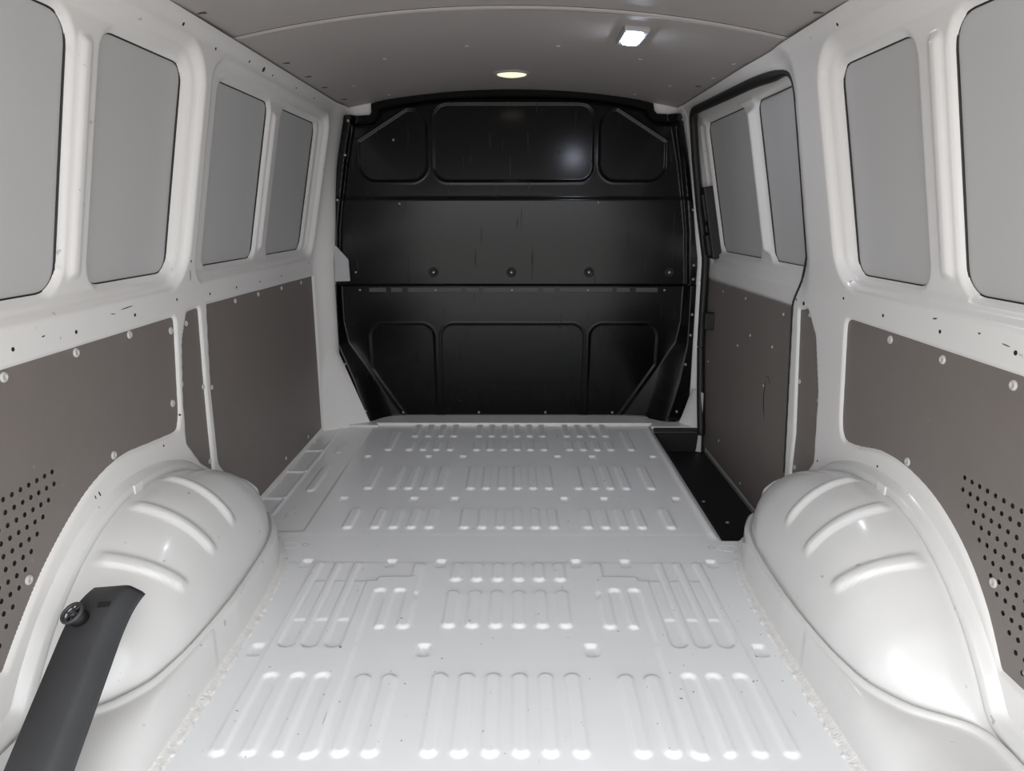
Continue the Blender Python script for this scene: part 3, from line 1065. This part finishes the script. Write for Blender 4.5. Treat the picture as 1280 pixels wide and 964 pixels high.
# white roof corners behind the notches, and pillar feet beside the partition
for s, nm in ((-1, 'facing the sliding door'), (1, 'above the sliding door')):
    P = fillet([(0.560, 1.290), (0.735, 1.275), (0.725, 1.340), (0.560, 1.375)], 0.008)
    o = plate('trim_%d' % (1 if s < 0 else 2), P, lambda u, v, w: (s * u, 3.146 + w, v), 0.006, 'white')
    tag(o, 'white roof corner bracket showing at the bulkhead notch %s' % nm, 'bracket', kind='structure')


def foot(side, wall, ztop, zbot, xb, power, xwall):
    def pos(u, v):
        t = (u - 2.955) / 0.085
        bot = 0.826 - (0.826 - xb) * t
        top = 0.822 - (0.822 - xwall) * sstep(0, 1, t)
        k = np.clip((v - zbot) / (ztop - zbot), 0, 1) ** power
        return side * (bot * (1 - k) + top * k), u, v
    sheet('pillar_foot', np.linspace(2.955, 3.052, 24), np.linspace(zbot, ztop, 30), pos, 'white', wall, flip=(side < 0))


foot(-1, wall_left, 0.352, -0.006, 0.655, 1.0, 0.768)
foot(1, wall_right, 0.165, -0.10, 0.690, 0.55, 0.795)

# pale foam tag stuck on the partition edge
TG = fillet([(-0.752, 0.790), (-0.695, 0.725), (-0.692, 0.634), (-0.757, 0.632)], [0.006, 0.01, 0.004, 0.004])
y0 = one(bulk_y, -0.72, 0.70) - 0.012
t_ = plate('foam_tag', TG, lambda u, v, w: (u, y0 + w + 0.10 * (u + 0.72) * -0.2, v), 0.008, 'tag')
tag(t_, 'pale grey slanted foam tag stuck to the bulkhead edge', 'tag')


# ------------------------------------------------------------------ ceiling
def ceil_z(x, y):
    z = 1.412 - 0.072 * (np.abs(x) / 0.69) ** 2.05
    z = z - 0.0045 * sstep(1.9285, 1.9315, y) + 0.0045
    z = z - 0.016 * (1 - sstep(1.2, 1.95, y)) * sstep(0.4, 0.7, np.abs(x))
    return z


ceiling = sheet('ceiling', np.linspace(-0.715, 0.715, 120), np.concatenate([np.arange(0.42, 1.925, 0.02), np.arange(1.925, 1.935, 0.001), np.arange(1.935, 3.16, 0.02)]),
                lambda u, v: (u, v, ceil_z(u, v)), 'headliner', flip=True)
tag(ceiling, 'grey board headliner with a cross seam under the roof', 'ceiling', kind='structure')
seam = [(x, 1.934, float(ceil_z(np.array(x), np.array(1.94))) - 0.0008) for x in np.linspace(-0.69, 0.69, 60)]
tube('seam_edge', seam, 0.0013, 'headliner', ceiling, seg=6)
seam = [(x, 1.9265, float(ceil_z(np.array(x), np.array(1.92))) + 0.0005) for x in np.linspace(-0.69, 0.69, 60)]
tube('seam_gap', seam, 0.0014, 'hole', ceiling, seg=6)
for (x, y) in ((-0.135, 2.334), (0.141, 2.335), (-0.398, 2.414), (0.404, 2.417), (-0.49, 3.03), (0.49, 3.03), (0.66, 2.27), (0.66, 2.50), (0.57, 2.75), (-0.57, 2.75)):
    put('headliner_stud', STUD, (x, y, float(ceil_z(np.array(x), np.array(y)))), (0, 0, -1), ceiling, 'bezel', scale=0.9)
CLIP = bpy.data.meshes.new('edge_clip_mesh')
bm = bmesh.new(); box_bm(bm, -0.020, 0.020, -0.0045, 0.0045, -0.001, 0.003, 0.0012); bm.to_mesh(CLIP); bm.free()
CLIP.materials.append(M['trim'])
for (x, y) in ((-0.662, 2.25), (-0.660, 2.468), (-0.660, 2.67), (-0.655, 2.948), (-0.675, 1.70), (0.675, 1.70), (0.655, 2.66)):
    put('edge_clip', CLIP, (x, y, float(ceil_z(np.array(x), np.array(y)))), (0, 0, -1), ceiling, 'trim', spin=math.radians(8), scale=0.65)

# round interior lamp
dl_ = empty('dome_light', (0.0, 2.787, float(ceil_z(np.array(0.0), np.array(2.787)))))
tag(dl_, 'round warm white interior lamp in the headliner near the bulkhead', 'ceiling lamp')
put('bezel', smooth_mesh(lathe_mesh('lamp_bezel_mesh', [(0.070, 0), (0.070, 0.003), (0.066, 0.006), (0.059, 0.007), (0.057, 0.002), (0.01, 0.002)], 40), 'bezel'), (0, 0, 0), (0, 0, -1), dl_, 'bezel')
put('lens', smooth_mesh(lathe_mesh('lamp_lens_mesh', [(0.0545, 0.002), (0.052, 0.006), (0.035, 0.010), (0.012, 0.0115), (0.001, 0.0117)], 40), 'warm'), (0, 0, 0), (0, 0, -1), dl_, 'warm')

# square LED work lamp
lx_, ly_ = 0.335, 2.125
led = empty('led_light', (lx_, ly_, float(ceil_z(np.array(lx_), np.array(ly_)))))
led.rotation_euler = (0, math.radians(6), 0)
tag(led, 'rectangular bluish white LED lamp on the headliner', 'ceiling lamp')
boxes('housing', [(-0.035, 0.035, -0.085, 0.085, -0.012, 0.004)], 'bezel', led, 0.005)
boxes('lens', [(-0.0215, 0.0215, -0.060, 0.060, -0.018, -0.008)], 'led', led, 0.006)


# ------------------------------------------------------------------ outer body, so that daylight only comes in at the rear opening
verts = []
prof = [(0.94, -0.24), (0.95, 0.70), (0.80, 1.46), (0.45, 1.52), (-0.45, 1.52), (-0.80, 1.46), (-0.95, 0.70), (-0.94, -0.24)]
inn = [(0.825, -0.03), (0.83, 0.70), (0.70, 1.335), (0.40, 1.40), (-0.40, 1.40), (-0.70, 1.335), (-0.83, 0.70), (-0.825, -0.03)]
for y in (0.415, 3.30):
    verts += [(x, y, z) for x, z in prof]
verts += [(x, 0.415, z) for x, z in inn]
faces = [(i, (i + 1) % 8, 8 + (i + 1) % 8, 8 + i) for i in range(8)] + [tuple(range(8, 16))] + [(i, (i + 1) % 8, 16 + (i + 1) % 8, 16 + i) for i in range(8)]
me = bpy.data.meshes.new('van_body')
me.from_pydata(verts, [], faces)
vb = finish('wall_outer', me, 'white', None, smooth=False)
tag(vb, 'white outer van body around the load bay', 'van body', kind='structure')


# unseen raised rear door at the roof edge, added to cut high sky light
tg_ = boxes('tailgate_sky_shade', [(-0.80, 0.80, -1.02, 0.0, -0.035, 0.0)], 'white', vb, 0.012)
tg_.location = (0, 0.40, 1.535)
tg_.rotation_euler = (math.radians(-12), 0, 0)


# ------------------------------------------------------------------ black plastic trim bar leaning on the arch
def trim_bar():
    root = empty('trim_bar', (-0.66, 0.62, 0.02))
    tag(root, 'black plastic trim bar with a round clip, leaning against the wheel arch', 'trim bar')
    O = Vector(root.location)
    n = 60
    top = Vector((-0.690, 1.105, 0.303)); bot = Vector((-0.655, 0.60, 0.006))
    ax = (top - bot).normalized()
    right = Vector((1, 0, 0)); right = (right - ax * right.dot(ax)).normalized()
    nrm = right.cross(ax).normalized()
    L = (top - bot).length
    # channel section: across, height (outer skin, then back along the inner skin)
    sec = [(-0.046, -0.016), (-0.046, -0.004), (-0.043, 0.0), (0.020, 0.003), (0.027, 0.0015), (0.031, -0.002), (0.044, -0.020), (0.046, -0.030),
           (0.0425, -0.030), (0.040, -0.021), (0.028, -0.005), (0.020, -0.001), (-0.041, -0.004), (-0.0425, -0.016)]
    vv, ff = [], []
    for i in range(n + 1):
        t = i / n
        c = bot + ax * (L * t)
        drop = 0.016 * max(0, (t - 0.90) / 0.10) ** 2.0        # the upper end curls over
        taper = 0.94 - 0.08 * max(0, (t - 0.88) / 0.12) ** 2
        for (a, h) in sec:
            lean = 0.010 * max(0, (t - 0.84) / 0.16) ** 1.5
            vv.append(tuple(c + right * (a * taper + (lean if a < 0.02 else lean * 1.0)) + nrm * (h - drop) - O))
    m = len(sec)
    for i in range(n):
        for k in range(m):
            l = (k + 1) % m
            ff.append((i * m + k, i * m + l, (i + 1) * m + l, (i + 1) * m + k))
    ff.append(tuple(range(m))); ff.append(tuple(range(n * m, (n + 1) * m)))
    me = bpy.data.meshes.new('channel')
    me.from_pydata(vv, [], ff)
    bm = bmesh.new(); bm.from_mesh(me); bmesh.ops.recalc_face_normals(bm, faces=bm.faces[:]); bm.to_mesh(me); bm.free()
    finish('channel', me, 'trim', root)
    # clip: ring, hub and spokes on a short neck
    cpos = bot + ax * (L * 0.885) + right * (-0.019) + nrm * 0.001
    cl = empty('clip', cpos - O); cl.parent = root
    cl.rotation_mode = 'QUATERNION'
    cl.rotation_quaternion = (nrm * 1.0 + right * -0.25).to_track_quat('Z', 'Y')
    ring = [(0.0165 * math.cos(a), 0.0165 * math.sin(a), 0.020) for a in np.linspace(0, 2 * math.pi, 24, endpoint=False)]
    tube('clip_ring', ring, 0.0032, 'trim', cl, closed=True, seg=8)
    finish('clip_neck', lathe_mesh('clip_neck', [(0.0150, -0.004), (0.0150, 0.013), (0.0135, 0.015), (0.001, 0.015)], 20), 'rubber', cl)
    finish('clip_hub', lathe_mesh('clip_hub', [(0.0060, 0.012), (0.0060, 0.022), (0.0030, 0.0225), (0.0025, 0.018), (0.0005, 0.018)], 14), 'trim', cl)
    for k in range(6):
        a = k * math.pi / 3 + 0.2
        tube('clip_spoke', [(0.005 * math.cos(a), 0.005 * math.sin(a), 0.020), (0.0165 * math.cos(a), 0.0165 * math.sin(a), 0.020)], 0.0018, 'trim', cl, seg=6)
    # moulded slot beside the clip
    sp = bot + ax * (L * 0.925) + right * 0.012 + nrm * 0.0022 - O
    s_ = boxes('slot', [(-0.010, 0.010, -0.005, 0.005, -0.001, 0.0012)], 'hole', root, 0.0004)
    s_.location = sp
    s_.rotation_mode = 'QUATERNION'
    s_.rotation_quaternion = Matrix((right, ax, nrm)).transposed().to_quaternion()
    return root


trim_bar()
